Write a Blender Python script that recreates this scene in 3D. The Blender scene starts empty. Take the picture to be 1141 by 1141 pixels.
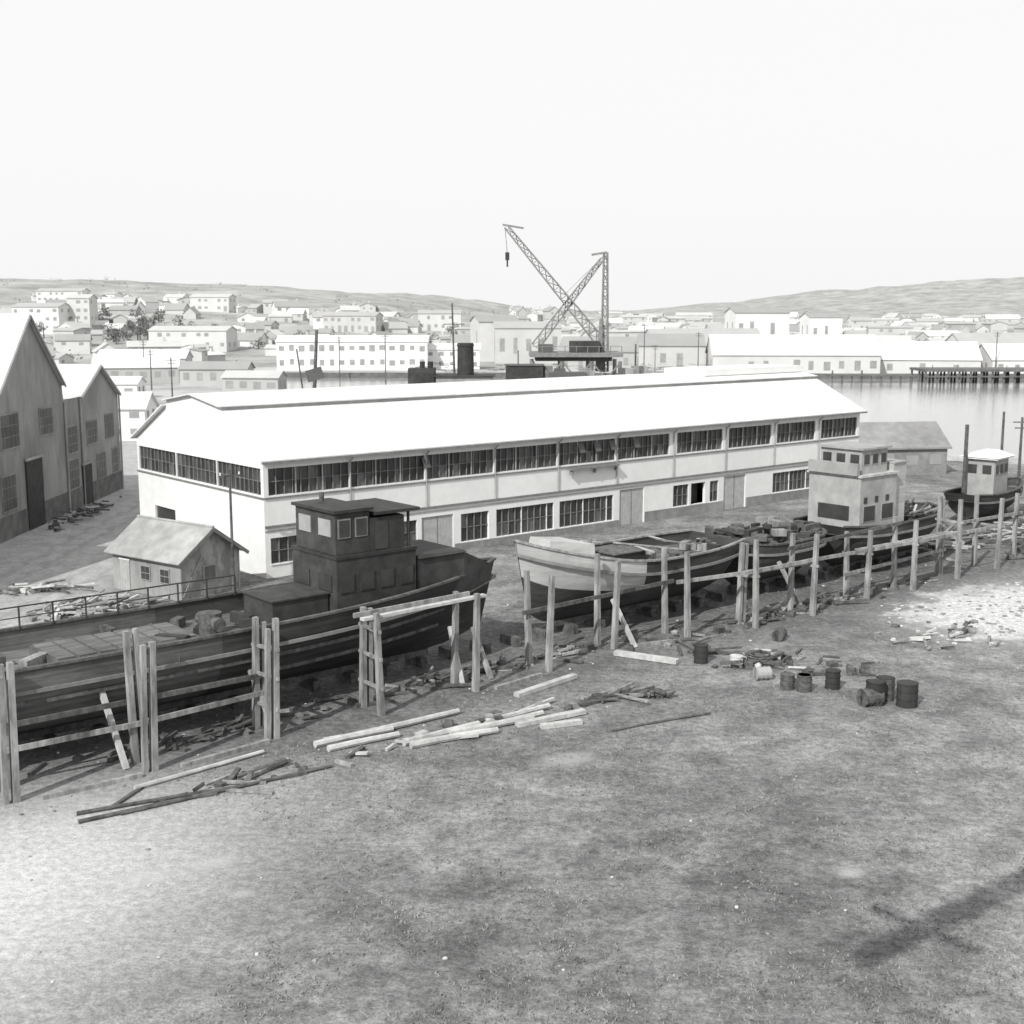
import bpy, math, random
from mathutils import Vector, Matrix, noise
random.seed(7)
R=random.random
def U(a,b): return a+(b-a)*random.random()
sc=bpy.context.scene

# ---------------------------------------------------------------- materials
def mat(name,c1,c2=None,scale=1.0,rough=.9,bump=0.0,stretch=(1,1,1),big=.0,detail=6,metal=0,bscale=None,lo=.35,hi=.65):
    m=bpy.data.materials.new(name); m.use_nodes=True
    nt=m.node_tree; N=nt.nodes; L=nt.links
    b=N['Principled BSDF']; b.inputs['Roughness'].default_value=rough
    b.inputs['Metallic'].default_value=metal
    if 'Specular IOR Level' in b.inputs: b.inputs['Specular IOR Level'].default_value=.25 if rough>.5 else .5
    if c2 is None: c2=c1
    tc=N.new('ShaderNodeTexCoord'); mp=N.new('ShaderNodeMapping'); mp.inputs['Scale'].default_value=stretch
    L.new(tc.outputs['Object'],mp.inputs['Vector'])
    n=N.new('ShaderNodeTexNoise'); n.inputs['Scale'].default_value=scale; n.inputs['Detail'].default_value=detail; n.inputs['Roughness'].default_value=.65
    L.new(mp.outputs[0],n.inputs['Vector'])
    r=N.new('ShaderNodeValToRGB'); r.color_ramp.elements[0].position=lo; r.color_ramp.elements[1].position=hi
    r.color_ramp.elements[0].color=(c1,c1,c1*.985,1); r.color_ramp.elements[1].color=(c2,c2,c2*.985,1)
    L.new(n.outputs['Fac'],r.inputs['Fac'])
    out=r.outputs['Color']
    if big>0:
        n2=N.new('ShaderNodeTexNoise'); n2.inputs['Scale'].default_value=scale*.13; n2.inputs['Detail'].default_value=4
        L.new(tc.outputs['Object'],n2.inputs['Vector'])
        mr=N.new('ShaderNodeMapRange'); mr.inputs['From Min'].default_value=.35; mr.inputs['From Max'].default_value=.65
        mr.inputs['To Min'].default_value=1-big; mr.inputs['To Max'].default_value=1.0
        L.new(n2.outputs['Fac'],mr.inputs['Value'])
        mx=N.new('ShaderNodeVectorMath'); mx.operation='SCALE'; L.new(out,mx.inputs[0]); L.new(mr.outputs[0],mx.inputs['Scale'])
        out=mx.outputs[0]
    L.new(out,b.inputs['Base Color'])
    if bump>0:
        bn=N.new('ShaderNodeBump'); bn.inputs['Strength'].default_value=bump; bn.inputs['Distance'].default_value=.08
        L.new(n.outputs['Fac'],bn.inputs['Height']); L.new(bn.outputs[0],b.inputs['Normal'])
    return m

def stripes(m,axis,scale,depth=.25,dark=.85):
    nt=m.node_tree;N=nt.nodes;L=nt.links;b=N['Principled BSDF']
    tc=N.new('ShaderNodeTexCoord'); w=N.new('ShaderNodeTexWave'); w.bands_direction=axis; w.wave_profile='SAW'
    w.inputs['Scale'].default_value=scale; w.inputs['Distortion'].default_value=.15
    L.new(tc.outputs['Object'],w.inputs['Vector'])
    src=b.inputs['Base Color'].links[0].from_socket
    mr=N.new('ShaderNodeMapRange'); mr.inputs['From Min'].default_value=0; mr.inputs['From Max'].default_value=.16
    mr.inputs['To Min'].default_value=dark; mr.inputs['To Max'].default_value=1
    L.new(w.outputs['Fac'],mr.inputs['Value'])
    mx=N.new('ShaderNodeVectorMath'); mx.operation='SCALE'; L.new(src,mx.inputs[0]); L.new(mr.outputs[0],mx.inputs['Scale'])
    L.new(mx.outputs[0],b.inputs['Base Color'])
    bn=N.new('ShaderNodeBump'); bn.inputs['Strength'].default_value=depth; bn.inputs['Distance'].default_value=.04
    L.new(w.outputs['Fac'],bn.inputs['Height']); L.new(bn.outputs[0],b.inputs['Normal'])
    return m

M={}
M['white']=mat('white_paint',.74,.81,1.2,.8,big=.08)
M['white_roof']=stripes(mat('white_roof_sheet',.66,.80,.8,.75,(0),big=.12),'X',.42,.25,.88)
M['trim']=mat('dark_trim',.16,.24,2)
M['glass']=mat('window_glass',.035,.06,.8,.3)
M['glass2']=mat('window_glass_dusty',.10,.15,1.5,.5)
M['glass3']=mat('window_glass_mid',.06,.09,1.5,.4)
M['door']=stripes(mat('door_boards',.34,.44,2),'X',1.2,.3,.7)
M['dado']=mat('grey_dado',.24,.34,1.5,big=.3)
M['timber']=mat('weathered_timber',.18,.42,3.0,.9,.4,(1,1,.25),big=.3)
M['timber_d']=mat('dark_timber',.07,.17,3.0,.9,.4,big=.3)
M['timber_l']=mat('pale_timber',.38,.58,2.5,.9,.3,big=.2)
M['hull_grey']=stripes(mat('hull_grey_planks',.10,.20,1.6,.85,.2,(.3,.3,1.6),big=.4),'Z',1.1,.5,.6)
M['hull_dark']=stripes(mat('hull_dark_planks',.05,.095,1.4,.8,.2,(.3,.3,1.5),big=.4),'Z',1.1,.5,.65)
M['hull_light']=stripes(mat('hull_primer',.44,.56,1.6,.8,.1,(.3,.3,1.5),big=.2),'Z',1.1,.3,.8)
M['deck']=stripes(mat('deck_boards',.10,.20,1.5,.9,.2,(.4,2,1),big=.3),'Y',1.6,.3,.7)
M['black']=mat('black_paint',.035,.06,1.5,.7,big=.3)
M['cabin_d']=mat('cabin_dark_paint',.045,.08,1.5,.8,.1,big=.35)
M['cabin_l']=mat('cabin_grey_paint',.32,.42,1.3,.8,.1,big=.25)
M['iron']=mat('rusty_iron',.06,.14,5,.8,.4)
M['crane']=mat('crane_steel',.17,.25,1.5,.7)
M['hut_wall']=stripes(mat('hut_boards',.32,.43,1.6,.9,.1,(1,1,.3),big=.3),'X',1.2,.4,.75)
M['hut_roof']=stripes(mat('hut_roof_iron',.36,.50,1.2,.8,big=.3),'X',1.9,.5,.85)
M['fact']=stripes(mat('factory_wall',.27,.38,.8,.9,.1,(1,1,.3),big=.35),'Y',.9,.3,.85)
M['fact_d']=mat('factory_plinth',.12,.20,1.2,.9,.1,big=.3)
M['fact_roof']=stripes(mat('factory_roof',.58,.72,.6,.8,big=.15),'X',.5,.3,.9)
M['concrete']=mat('concrete',.38,.52,1.0,.9,.1,big=.2)
M['rubble']=mat('rubble_stone',.40,.64,2.0,.95,.4)
M['dirtclod']=mat('dirt_clod',.14,.30,3.0,.95,.4)
M['tuft']=mat('dry_grass',.16,.30,.4,.95)
M['sroof']=mat('quay_store_roof',.22,.30,1,.9,big=.2)
for i,v in enumerate([.80,.70,.60,.52,.44]): M['tw%d'%i]=mat('town_wall_%d'%i,v*.9,v,.2,.95)  # distance haze painted in: town walls lightened, low contrast
for i,v in enumerate([.32,.40,.50,.68]): M['tr%d'%i]=mat('town_roof_%d'%i,v*.9,v,.2,.95)  # roof greys lifted the same way for painted haze
M['twin']=mat('town_window',.26,.34,.5,.8)  # panes kept pale, haze is in their colour
M['tree']=mat('distant_foliage',.10,.18,.5,.95)
M['pier']=mat('pier_timber',.10,.17,.5,.95)

# ---------------------------------------------------------------- mesh builder
class MB:
    def __init__(s): s.v=[];s.f=[];s.m=[];s.mats=[]
    def mi(s,k):
        if k not in s.mats: s.mats.append(k)
        return s.mats.index(k)
    def poly(s,pts,k):
        n=len(s.v); s.v+= [tuple(p) for p in pts]; s.f.append(tuple(range(n,n+len(pts)))); s.m.append(s.mi(k))
    def box(s,x0,x1,y0,y1,z0,z1,k):
        s.hexa([(x0,y0,z0),(x1,y0,z0),(x1,y1,z0),(x0,y1,z0),(x0,y0,z1),(x1,y0,z1),(x1,y1,z1),(x0,y1,z1)],k)
    def hexa(s,p,k):
        n=len(s.v); s.v+=[tuple(q) for q in p]; i=s.mi(k)
        for f in ((0,3,2,1),(4,5,6,7),(0,1,5,4),(1,2,6,5),(2,3,7,6),(3,0,4,7)):
            s.f.append(tuple(n+a for a in f)); s.m.append(i)
    def obox(s,c,sx,sy,sz,ang,k,tilt=0):
        mt=Matrix.Translation(c)@Matrix.Rotation(ang,4,'Z')@Matrix.Rotation(tilt,4,'X')
        p=[mt@Vector((a*sx/2,b*sy/2,d*sz/2)) for d in(-1,1) for a,b in((-1,-1),(1,-1),(1,1),(-1,1))]
        s.hexa(p,k)
    def beam(s,a,b,w,h,k,w2=None,h2=None):
        a=Vector(a);b=Vector(b);d=(b-a)
        if d.length<1e-5:return
        d.normalize(); up=Vector((0,0,1)) if abs(d.z)<.95 else Vector((.77,.64,0))
        x=d.cross(up).normalized(); y=x.cross(d).normalized()
        w2=w if w2 is None else w2; h2=h if h2 is None else h2
        p=[a+x*(i*w/2)+y*(j*h/2) for i,j in((-1,-1),(1,-1),(1,1),(-1,1))]+[b+x*(i*w2/2)+y*(j*h2/2) for i,j in((-1,-1),(1,-1),(1,1),(-1,1))]
        s.hexa(p,k)
    def cyl(s,a,b,r1,r2,k,n=8,bend=0):
        a=Vector(a);b=Vector(b);d=(b-a).normalized(); up=Vector((0,0,1)) if abs(d.z)<.95 else Vector((1,0,0))
        x=d.cross(up).normalized(); y=x.cross(d).normalized(); i=s.mi(k); n0=len(s.v)
        segs=1 if bend==0 else 3
        for t in range(segs+1):
            q=t/segs; c=a.lerp(b,q)+x*bend*math.sin(q*math.pi); r=r1+(r2-r1)*q
            for j in range(n):
                an=2*math.pi*j/n; s.v.append(tuple(c+x*math.cos(an)*r+y*math.sin(an)*r))
        for t in range(segs):
            for j in range(n):
                s.f.append((n0+t*n+j,n0+t*n+(j+1)%n,n0+(t+1)*n+(j+1)%n,n0+(t+1)*n+j)); s.m.append(i)
        s.f.append(tuple(n0+j for j in reversed(range(n)))); s.m.append(i)
        s.f.append(tuple(n0+segs*n+j for j in range(n))); s.m.append(i)
    def lump(s,c,r,k,sq=.6):
        n0=len(s.v); i=s.mi(k); rings=3; seg=6
        s.v.append((c[0],c[1],c[2]+r*sq*U(.8,1.1)))
        for a in range(1,rings):
            th=math.pi*a/rings
            for j in range(seg):
                an=2*math.pi*j/seg+U(-.2,.2); rr=r*math.sin(th)*U(.7,1.2)
                s.v.append((c[0]+rr*math.cos(an),c[1]+rr*math.sin(an),c[2]+r*sq*math.cos(th)))
        s.v.append((c[0],c[1],c[2]-r*sq)); e=len(s.v)-1
        for j in range(seg):
            s.f.append((n0,n0+1+j,n0+1+(j+1)%seg)); s.m.append(i)
            for a in range(rings-2):
                b=n0+1+a*seg; s.f.append((b+j,b+seg+j,b+seg+(j+1)%seg,b+(j+1)%seg)); s.m.append(i)
            b=n0+1+(rings-2)*seg; s.f.append((b+j,e,b+(j+1)%seg)); s.m.append(i)
    def make(s,name,parent=None,smooth=False):
        me=bpy.data.meshes.new(name); me.from_pydata(s.v,[],s.f); 
        for k in s.mats: me.materials.append(M[k])
        me.polygons.foreach_set('material_index',s.m)
        if smooth: me.polygons.foreach_set('use_smooth',[True]*len(s.f))
        me.update(); o=bpy.data.objects.new(name,me); sc.collection.objects.link(o)
        if parent: o.parent=parent
        return o
def empty(name,loc=(0,0,0),rz=0):
    e=bpy.data.objects.new(name,None); sc.collection.objects.link(e); e.location=loc; e.rotation_euler=(0,0,rz); e.empty_display_size=.5
    return e

AX=math.atan2(.6407,.7675)
A=Vector((.7675,.6407,0)); B=Vector((-.6407,.7675,0))

# ---------------------------------------------------------------- ground
def ground_material():
    m=bpy.data.materials.new('yard_ground'); m.use_nodes=True; nt=m.node_tree;N=nt.nodes;L=nt.links
    b=N['Principled BSDF']; b.inputs['Roughness'].default_value=.97; b.inputs['Specular IOR Level'].default_value=.1
    tc=N.new('ShaderNodeTexCoord'); P=tc.outputs['Object']
    def noi(sc_,det=6,ro=.6,vec=P):
        n=N.new('ShaderNodeTexNoise'); n.inputs['Scale'].default_value=sc_; n.inputs['Detail'].default_value=det; n.inputs['Roughness'].default_value=ro
        L.new(vec,n.inputs['Vector']); return n.outputs['Fac']
    def mr(v,a,b_,c,d,smooth=True):
        n=N.new('ShaderNodeMapRange'); n.interpolation_type='SMOOTHSTEP' if smooth else 'LINEAR'
        for k,x in zip(('From Min','From Max','To Min','To Max'),(a,b_,c,d)): n.inputs[k].default_value=x
        L.new(v,n.inputs['Value']); return n.outputs[0]
    def ma(op,a,b_=None,c=None):
        n=N.new('ShaderNodeMath'); n.operation=op
        for i,x in enumerate((a,b_,c)):
            if x is None: continue
            if isinstance(x,(int,float)): n.inputs[i].default_value=x
            else: L.new(x,n.inputs[i])
        return n.outputs[0]
    def mix(f,a,b_):
        return ma('ADD',a,ma('MULTIPLY',ma('SUBTRACT',b_,a),f))
    sx=N.new('ShaderNodeSeparateXYZ'); L.new(P,sx.inputs[0]); X,Y=sx.outputs['X'],sx.outputs['Y']
    nb=noi(.09,5); nm=noi(.55,6,.7); nf=noi(3.2,5,.75); nff=noi(11,4,.8)
    q=ma('ADD',ma('MULTIPLY',X,-.6407),ma('MULTIPLY',Y,.7675))
    qn=ma('ADD',q,ma('MULTIPLY',ma('SUBTRACT',nm,.5),7))
    base=mr(nb,.35,.65,.16,.25)
    base=ma('MULTIPLY',base,mr(nm,.3,.7,.68,1.3))
    base=ma('MULTIPLY',base,mr(nf,.3,.7,.68,1.32))
    base=ma('MULTIPLY',base,mr(nff,.32,.68,.72,1.28))
    wr=noi(.25,7,.7); worn=mr(wr,.55,.68,0,.42); base=mix(worn,base,ma('MULTIPLY',mr(nf,.3,.7,.26,.42),mr(nff,.32,.68,.85,1.15)))
    def dist(cx,cy,kx,ky,rot=0):
        dx=ma('SUBTRACT',X,cx); dy=ma('SUBTRACT',Y,cy)
        c,s=math.cos(rot),math.sin(rot)
        ex=ma('ADD',ma('MULTIPLY',dx,c/kx),ma('MULTIPLY',dy,s/kx)); ey=ma('ADD',ma('MULTIPLY',dx,-s/ky),ma('MULTIPLY',dy,c/ky))
        return ma('SQRT',ma('ADD',ma('MULTIPLY',ex,ex),ma('MULTIPLY',ey,ey)))
    d0=ma('ADD',dist(5,33,9,6,.5),ma('MULTIPLY',ma('SUBTRACT',nm,.5),1.6))
    base=ma('MULTIPLY',base,mr(d0,.3,1.3,.82,1.0))
    dm=ma('MULTIPLY',mr(qn,39,43.5,0,1),mr(qn,53,57,1,0))
    soil=ma('MULTIPLY',mr(nf,.3,.7,.08,.18),mr(nm,.3,.7,.8,1.4))
    base=mix(ma('MULTIPLY',dm,.85),base,soil)
    rd=ma('MULTIPLY',mr(qn,58,61,0,1),mr(X,-23,-27,0,1)); base=mix(rd,base,ma('MULTIPLY',mr(nf,.3,.7,.32,.46),mr(nm,.3,.7,.82,1.12)))
    rut=noi(.5,3,.5); xr=ma('ADD',X,ma('MULTIPLY',ma('SUBTRACT',rut,.5),2.5))
    for xc in (-33.5,-31.8,-28.6,-27.0):
        dd=ma('ABSOLUTE',ma('SUBTRACT',xr,xc)); base=mix(ma('MULTIPLY',rd,mr(dd,.1,.45,.35,0)),base,.22)
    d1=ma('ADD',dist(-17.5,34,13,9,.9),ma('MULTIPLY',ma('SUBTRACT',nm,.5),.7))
    base=mix(mr(d1,.1,1.3,.9,0),base,ma('MULTIPLY',mr(nf,.3,.7,.46,.68),mr(nff,.32,.68,.9,1.1)))  # corner fade to white painted into the ground colour
    d2=ma('ADD',dist(29,71,9,5.5,.75),ma('MULTIPLY',ma('SUBTRACT',nm,.5),2.2))
    d2=ma('ADD',d2,ma('MULTIPLY',ma('SUBTRACT',nf,.5),1.2))
    base=mix(mr(d2,.6,1.15,.92,0),base,mr(nf,.3,.7,.36,.78))
    for (cx,cy,r) in ((-9.3,37.2,.6),(-11.2,36.1,.7),(2.2,46.5,.9),(-8,35,.3),(10.4,36.4,.4)):
        d=ma('ADD',dist(cx,cy,r*1.3,r*.8,.4),ma('MULTIPLY',ma('SUBTRACT',nf,.5),2.6))
        base=mix(mr(d,.4,1.2,.42,0),base,.48)
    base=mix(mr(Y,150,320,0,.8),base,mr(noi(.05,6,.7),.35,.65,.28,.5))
    cb=N.new('ShaderNodeCombineColor'); 
    for i in range(3): L.new(base,cb.inputs[i])
    L.new(cb.outputs[0],b.inputs['Base Color'])
    bn=N.new('ShaderNodeBump'); bn.inputs['Strength'].default_value=.6; bn.inputs['Distance'].default_value=.25
    h=ma('ADD',ma('MULTIPLY',nm,.6),ma('ADD',ma('MULTIPLY',nf,.5),ma('MULTIPLY',nff,.16))); L.new(h,bn.inputs['Height']); L.new(bn.outputs[0],b.inputs['Normal'])
    return m
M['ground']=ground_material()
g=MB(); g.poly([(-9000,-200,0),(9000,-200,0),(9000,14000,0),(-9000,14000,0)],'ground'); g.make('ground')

t=MB()
for i in range(15000):
    Y=28+ (R()**1.3)*34; X=U(-.46,.46)*Y
    q=-.6407*X+.7675*Y
    if q>42.5: continue
    if math.hypot(X+17.5,Y-34)<11: continue
    if noise.noise(Vector((X*.35,Y*.35,3)))<U(-.35,.3): continue
    for k in range(3):
        a=U(0,6.28); h=U(.03,.09); w=U(.02,.04); lx,ly=math.cos(a)*w,math.sin(a)*w; ox,oy=U(-.08,.08),U(-.08,.08)
        t.poly([(X+ox-lx,Y+oy-ly,0),(X+ox+lx,Y+oy+ly,0),(X+ox+U(-.06,.06),Y+oy+U(-.06,.06),h)],'tuft')
t.make('grass_tufts')
t=MB()
for i in range(1300):
    Y=U(30,85); X=U(-.44,.48)*Y; q=-.6407*X+.7675*Y
    if q>56: continue
    if q<41 and R()<.8: continue
    t.lump((X,Y,.01),U(.03,.10),'dirtclod' if R()<.8 else 'rubble')
t.make('stones')
t=MB()
for i in range(420):
    a=U(0,6.28); r=R()**.6
    ex,ey=math.cos(a)*r*10,math.sin(a)*r*5.5
    X=29+ex*.73-ey*.68; Y=71+ex*.68+ey*.73
    t.lump((X,Y,.01),U(.05,.20),random.choice(['rubble','rubble','dirtclod']),U(.25,.5))
t.make('lime_rubble')

# ---------------------------------------------------------------- big white shed
def pane_row(mb,x0,x1,z0,z1,y,nm,ax='x',bars='white',rows=2):
    n=max(1,round((x1-x0)/nm))
    w=(x1-x0)/n
    for i in range(n):
        for j in range(rows):
            a=x0+i*w; c=a+w; zz0=z0+(z1-z0)*j/rows; zz1=z0+(z1-z0)*(j+1)/rows
            k=random.choices(['glass','glass3','glass2'],[6,3,1])[0]
            e=U(-.012,.012)
            if ax=='x': mb.poly([(a,y+e,zz0),(c,y-e,zz0),(c,y-e*.5,zz1),(a,y+e,zz1)],k)
            else: mb.poly([(y+e,c,zz0),(y-e,a,zz0),(y-e,a,zz1),(y+e,c,zz1)],k)
    return n,w
shed=empty('long_white_workshop',(-15.9,79.7,0),AX)
LN,WD,EV=64.3,19.4,7.77
wl=MB(); gl=MB(); br=MB()
ups=[(.35+i*6.25,.35+(i+1)*6.25-.12) for i in range(6)]+[(38.65,44.4),(45.2,51.0),(51.8,57.4),(58.3,63.9)]
lows=[(.4,2.4,.9,2.6,'w'),(4.2,8.8,.9,2.6,'w'),(10.2,12.0,.9,2.6,'w'),(12.4,15.2,0,2.7,'d'),(15.9,18.5,.55,2.6,'w'),(19.2,24.9,.55,2.6,'w'),(25.5,31.3,.55,2.6,'w'),(32.0,34.8,0.0,2.9,'d'),
      (38.3,40.2,.9,2.7,'w'),(40.5,42.3,.9,2.7,'o'),(42.9,44.0,.9,2.7,'w'),(44.7,47.6,0,2.95,'d'),(51.4,57.6,.9,2.7,'w'),(58.2,63.6,.9,2.7,'w')]
T=.28
wl.box(0,LN,0,T,3.0,5.38,'white'); wl.box(0,LN,0,T,7.13,EV,'white')
def zone(openings,z0,z1):
    x=0
    for o in openings:
        if o[0]>x: wl.box(x,o[0],0,T,z0,z1,'white')
        x=o[1]
    if x<LN: wl.box(x,LN,0,T,z0,z1,'white')
zone(ups,5.38,7.13)
zone([(a,b) for a,b,*_ in lows],0,3.0)
for a,b,z0,z1,k in lows:
    wl.box(a,b,0,T,z1,3.0,'white')
    if z0>0: wl.box(a,b,0,T,0,z0,'white' )
    if k=='d':
        br.box(a,b,.10,.16,z0,z1,'door'); br.box((a+b)/2-.03,(a+b)/2+.03,.07,.1,z0,z1,'trim')
    elif k=='o': gl.box(a,b,.9,.95,z0,z1,'black')  # dark sheet behind the open panes stands in for interior shade
    else:
        n,w=pane_row(gl,a,b,z0,z1,.2,.62)
        for i in range(n+1): br.box(a+i*w-.03,a+i*w+.03,.1,.17,z0,z1,'trim' if i%4 else 'white')
        br.box(a,b,.11,.16,(z0+z1)/2-.02,(z0+z1)/2+.02,'trim')
        br.box(a-.05,b+.05,-.06,.12,z0-.07,z0-.003,'white')
for a,b in ups:
    n,w=pane_row(gl,a,b,5.38,7.13,.2,.62)
    for i in range(n+1): br.box(a+i*w-.025,a+i*w+.025,.1,.17,5.38,7.13,'trim')
    for i in range(1,3): br.box(a+(b-a)*i/3-.05,a+(b-a)*i/3+.05,.06,.1,5.38,7.13,'cabin_l')
    br.box(a,b,.11,.16,6.25,6.29,'trim')
for x in (12.5,27.4,29.1,30.8,33.5): gl.poly([(x,.09,7.0),(x+.6,.09,7.0),(x+.6,-.25,6.25),(x,-.25,6.25)],'glass3')
br.box(0,LN,-.09,-.003,5.18,5.28,'trim'); br.box(0,LN,-.12,-.003,3.30,3.44,'trim'); br.box(0,LN,-.06,-.003,3.05,3.11,'dado')
br.box(34.9,44.6,-.05,-.003,0,.85,'dado'); br.box(47.7,64,-.05,-.003,0,.85,'dado'); br.box(2.5,12.3,-.05,-.003,0,.5,'dado'); br.box(15.3,31.9,-.05,-.003,0,.5,'dado')
br.box(26.3,31.5,-.5,-.1,4.98,5.12,'trim')
for x in (26.5,29,31.3): br.box(x-.05,x+.05,-.4,-.1,4.6,4.97,'trim')
wl.box(0,T,T,WD,3.2,5.38,'white'); wl.box(0,T,T,WD,7.13,EV,'white'); 
gaps=[(.35,6.4),(6.5,12.7),(12.8,WD-.3)]
x=T
for a,b in gaps:
    wl.box(0,T,x,a,5.38,7.13,'white'); x=b
wl.box(0,T,x,WD,5.38,7.13,'white')
for a,b in gaps:
    n,w=pane_row(gl,a,b,5.38,7.13,.2,.62,'y')
    for i in range(n+1): br.box(.1,.17,a+i*w-.025,a+i*w+.025,5.38,7.13,'trim')
    br.box(.11,.16,a,b,6.25,6.29,'trim')
wl.box(0,T,T,13.2,0,3.2,'white'); wl.box(0,T,16.6,WD,0,3.2,'white'); wl.box(0,T,13.2,16.6,2.9,3.2,'white'); br.box(.15,.2,13.2,16.6,0,2.9,'glass')  # dark sheet in the open doorway, painted in place of interior shade
br.box(-.09,-.003,0,WD,5.18,5.28,'trim'); 
wl.poly([(.02,0,EV),(.02,5.4,10.4),(.02,WD-5.4,10.4),(.02,WD,EV)],'white')
wl.poly([(.02,5.4,10.4),(.02,5.4,10.85),(.02,WD/2,11.5),(.02,WD-5.4,10.85),(.02,WD-5.4,10.4)],'white')
wl.poly([(LN,0,0),(LN,WD,0),(LN,WD,EV),(LN,5.4,10.4),(LN,5.4,10.85),(LN,WD/2,11.5),(LN,WD-5.4,10.85),(LN,WD-5.4,10.4),(LN,0,EV)],'white')
wl.box(T,LN,WD-T,WD,0,EV,'white')
wl.make('walls',shed); gl.make('windows',shed); br.make('frames_and_doors',shed)
rf=MB()
def slab(y0,z0,y1,z1,x0,x1,k,th=.12):
    rf.hexa([(x0,y0,z0-th),(x1,y0,z0-th),(x1,y1,z1-th),(x0,y1,z1-th),(x0,y0,z0),(x1,y0,z0),(x1,y1,z1),(x0,y1,z1)],k)
slab(-.45,EV-.05,5.4,10.55,-.35,LN+.35,'white_roof'); slab(WD+.45,EV-.05,WD-5.4,10.55,-.35,LN+.35,'white_roof')
rf.box(.05,LN-.05,5.42,5.5,10.4,10.9,'cabin_l'); rf.box(.05,LN-.05,WD-5.5,WD-5.42,10.4,10.9,'cabin_l')
slab(5.3,10.88,WD/2,11.5,-.3,LN+.3,'white_roof',.08); slab(WD-5.3,10.88,WD/2,11.5,-.3,LN+.3,'white_roof',.08)
rf.box(50,LN+.3,WD/2-2.6,WD/2+2.6,11.2,11.8,'white')
rf.box(-.36,LN+.36,-.6,-.47,EV-.26,EV-.12,'trim')
rf.make('roof',shed)
dp=MB()
for x in (6.5,12.8,19.05,25.3,31.6,38.2,44.8,51.4,57.9):
    dp.cyl((x,-.5,EV-.26),(x,-.08,EV-.62),.05,.05,'cabin_l',6); dp.cyl((x,-.08,EV-.62),(x,-.08,3.5),.05,.05,'cabin_l',6)
dp.make('downpipes',shed)

# ---------------------------------------------------------------- small hut
hut=empty('timber_hut',(-19.7,73.2,0),math.atan2(-.586,.81))
h=MB(); HL,HW,HE,HR=6.4,4.6,2.6,4.2
h.box(-HL,0,0,.12,0,HE,'hut_wall'); h.box(-HL,0,HW-.12,HW,0,HE,'hut_wall')
for x in (-.06,-HL+.06):
    h.hexa([(x-.06,.12,0),(x+.06,.12,0),(x+.06,HW-.12,0),(x-.06,HW-.12,0),(x-.06,.12,HE),(x+.06,.12,HE),(x+.06,HW-.12,HE),(x-.06,HW-.12,HE)],'hut_wall')
    h.poly([(x+.06,0,HE),(x+.06,HW,HE),(x+.06,HW/2,HR-.05)],'hut_wall'); h.poly([(x-.06,0,HE),(x-.06,HW,HE),(x-.06,HW/2,HR-.05)],'hut_wall')
h.make('walls',hut)
h=MB()
for s,y0 in ((1,-.4),(-1,HW+.4)):
    z0=HE-.25
    h.hexa([(-HL-.35,y0,z0-.06),(.4,y0,z0-.06),(.4,HW/2,HR-.06),(-HL-.35,HW/2,HR-.06),(-HL-.35,y0,z0),(.4,y0,z0),(.4,HW/2,HR+.02),(-HL-.35,HW/2,HR+.02)],'hut_roof')
h.cyl((-HL-.35,HW/2,HR+.03),(.4,HW/2,HR+.03),.09,.09,'hut_roof',8)
h.beam((.42,-.42,HE-.35),(.42,HW/2,HR-.1),.05,.22,'trim'); h.beam((.42,HW+.42,HE-.35),(.42,HW/2,HR-.1),.05,.22,'trim')
h.make('roof',hut)
h=MB()
for x in (-5.2,):
    h.box(x-.45,x+.45,-.05,-.003,0,1.95,'door'); h.box(x-.52,x+.52,-.07,-.051,1.95,2.05,'white')
for x in (-3.2,-1.4):
    h.box(x-.45,x+.45,-.06,-.003,.9,1.85,'cabin_l'); 
    for i in(0,1):
        for j in(0,1): h.box(x-.38+i*.4,x-.02+i*.4,-.075,-.061,.97+j*.42,1.34+j*.42,'glass')
h.box(.003,.06,1.7,2.7,.9,1.9,'cabin_l'); h.box(.061,.075,1.78,2.62,.98,1.82,'glass2')
h.box(.003,.03,0,.1,0,HE,'cabin_l'); h.box(.003,.03,HW-.1,HW,0,HE,'cabin_l'); h.beam((.05,.1,.2),(.05,1.6,2.5),.04,.1,'timber')
h.make('door_and_windows',hut)
p=MB(); p.cyl((-17.2,76.0,0),(-17.2,76.0,7.6),.10,.07,'timber_d',8); p.beam((-17.8,75.6,7.2),(-16.6,76.4,7.2),.08,.1,'timber_d')
for s in(-.5,.5): p.cyl((-17.2+s,76+s*.66,7.25),(-17.2+s,76+s*.66,7.42),.05,.04,'white',6)
p.make('utility_pole')

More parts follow.
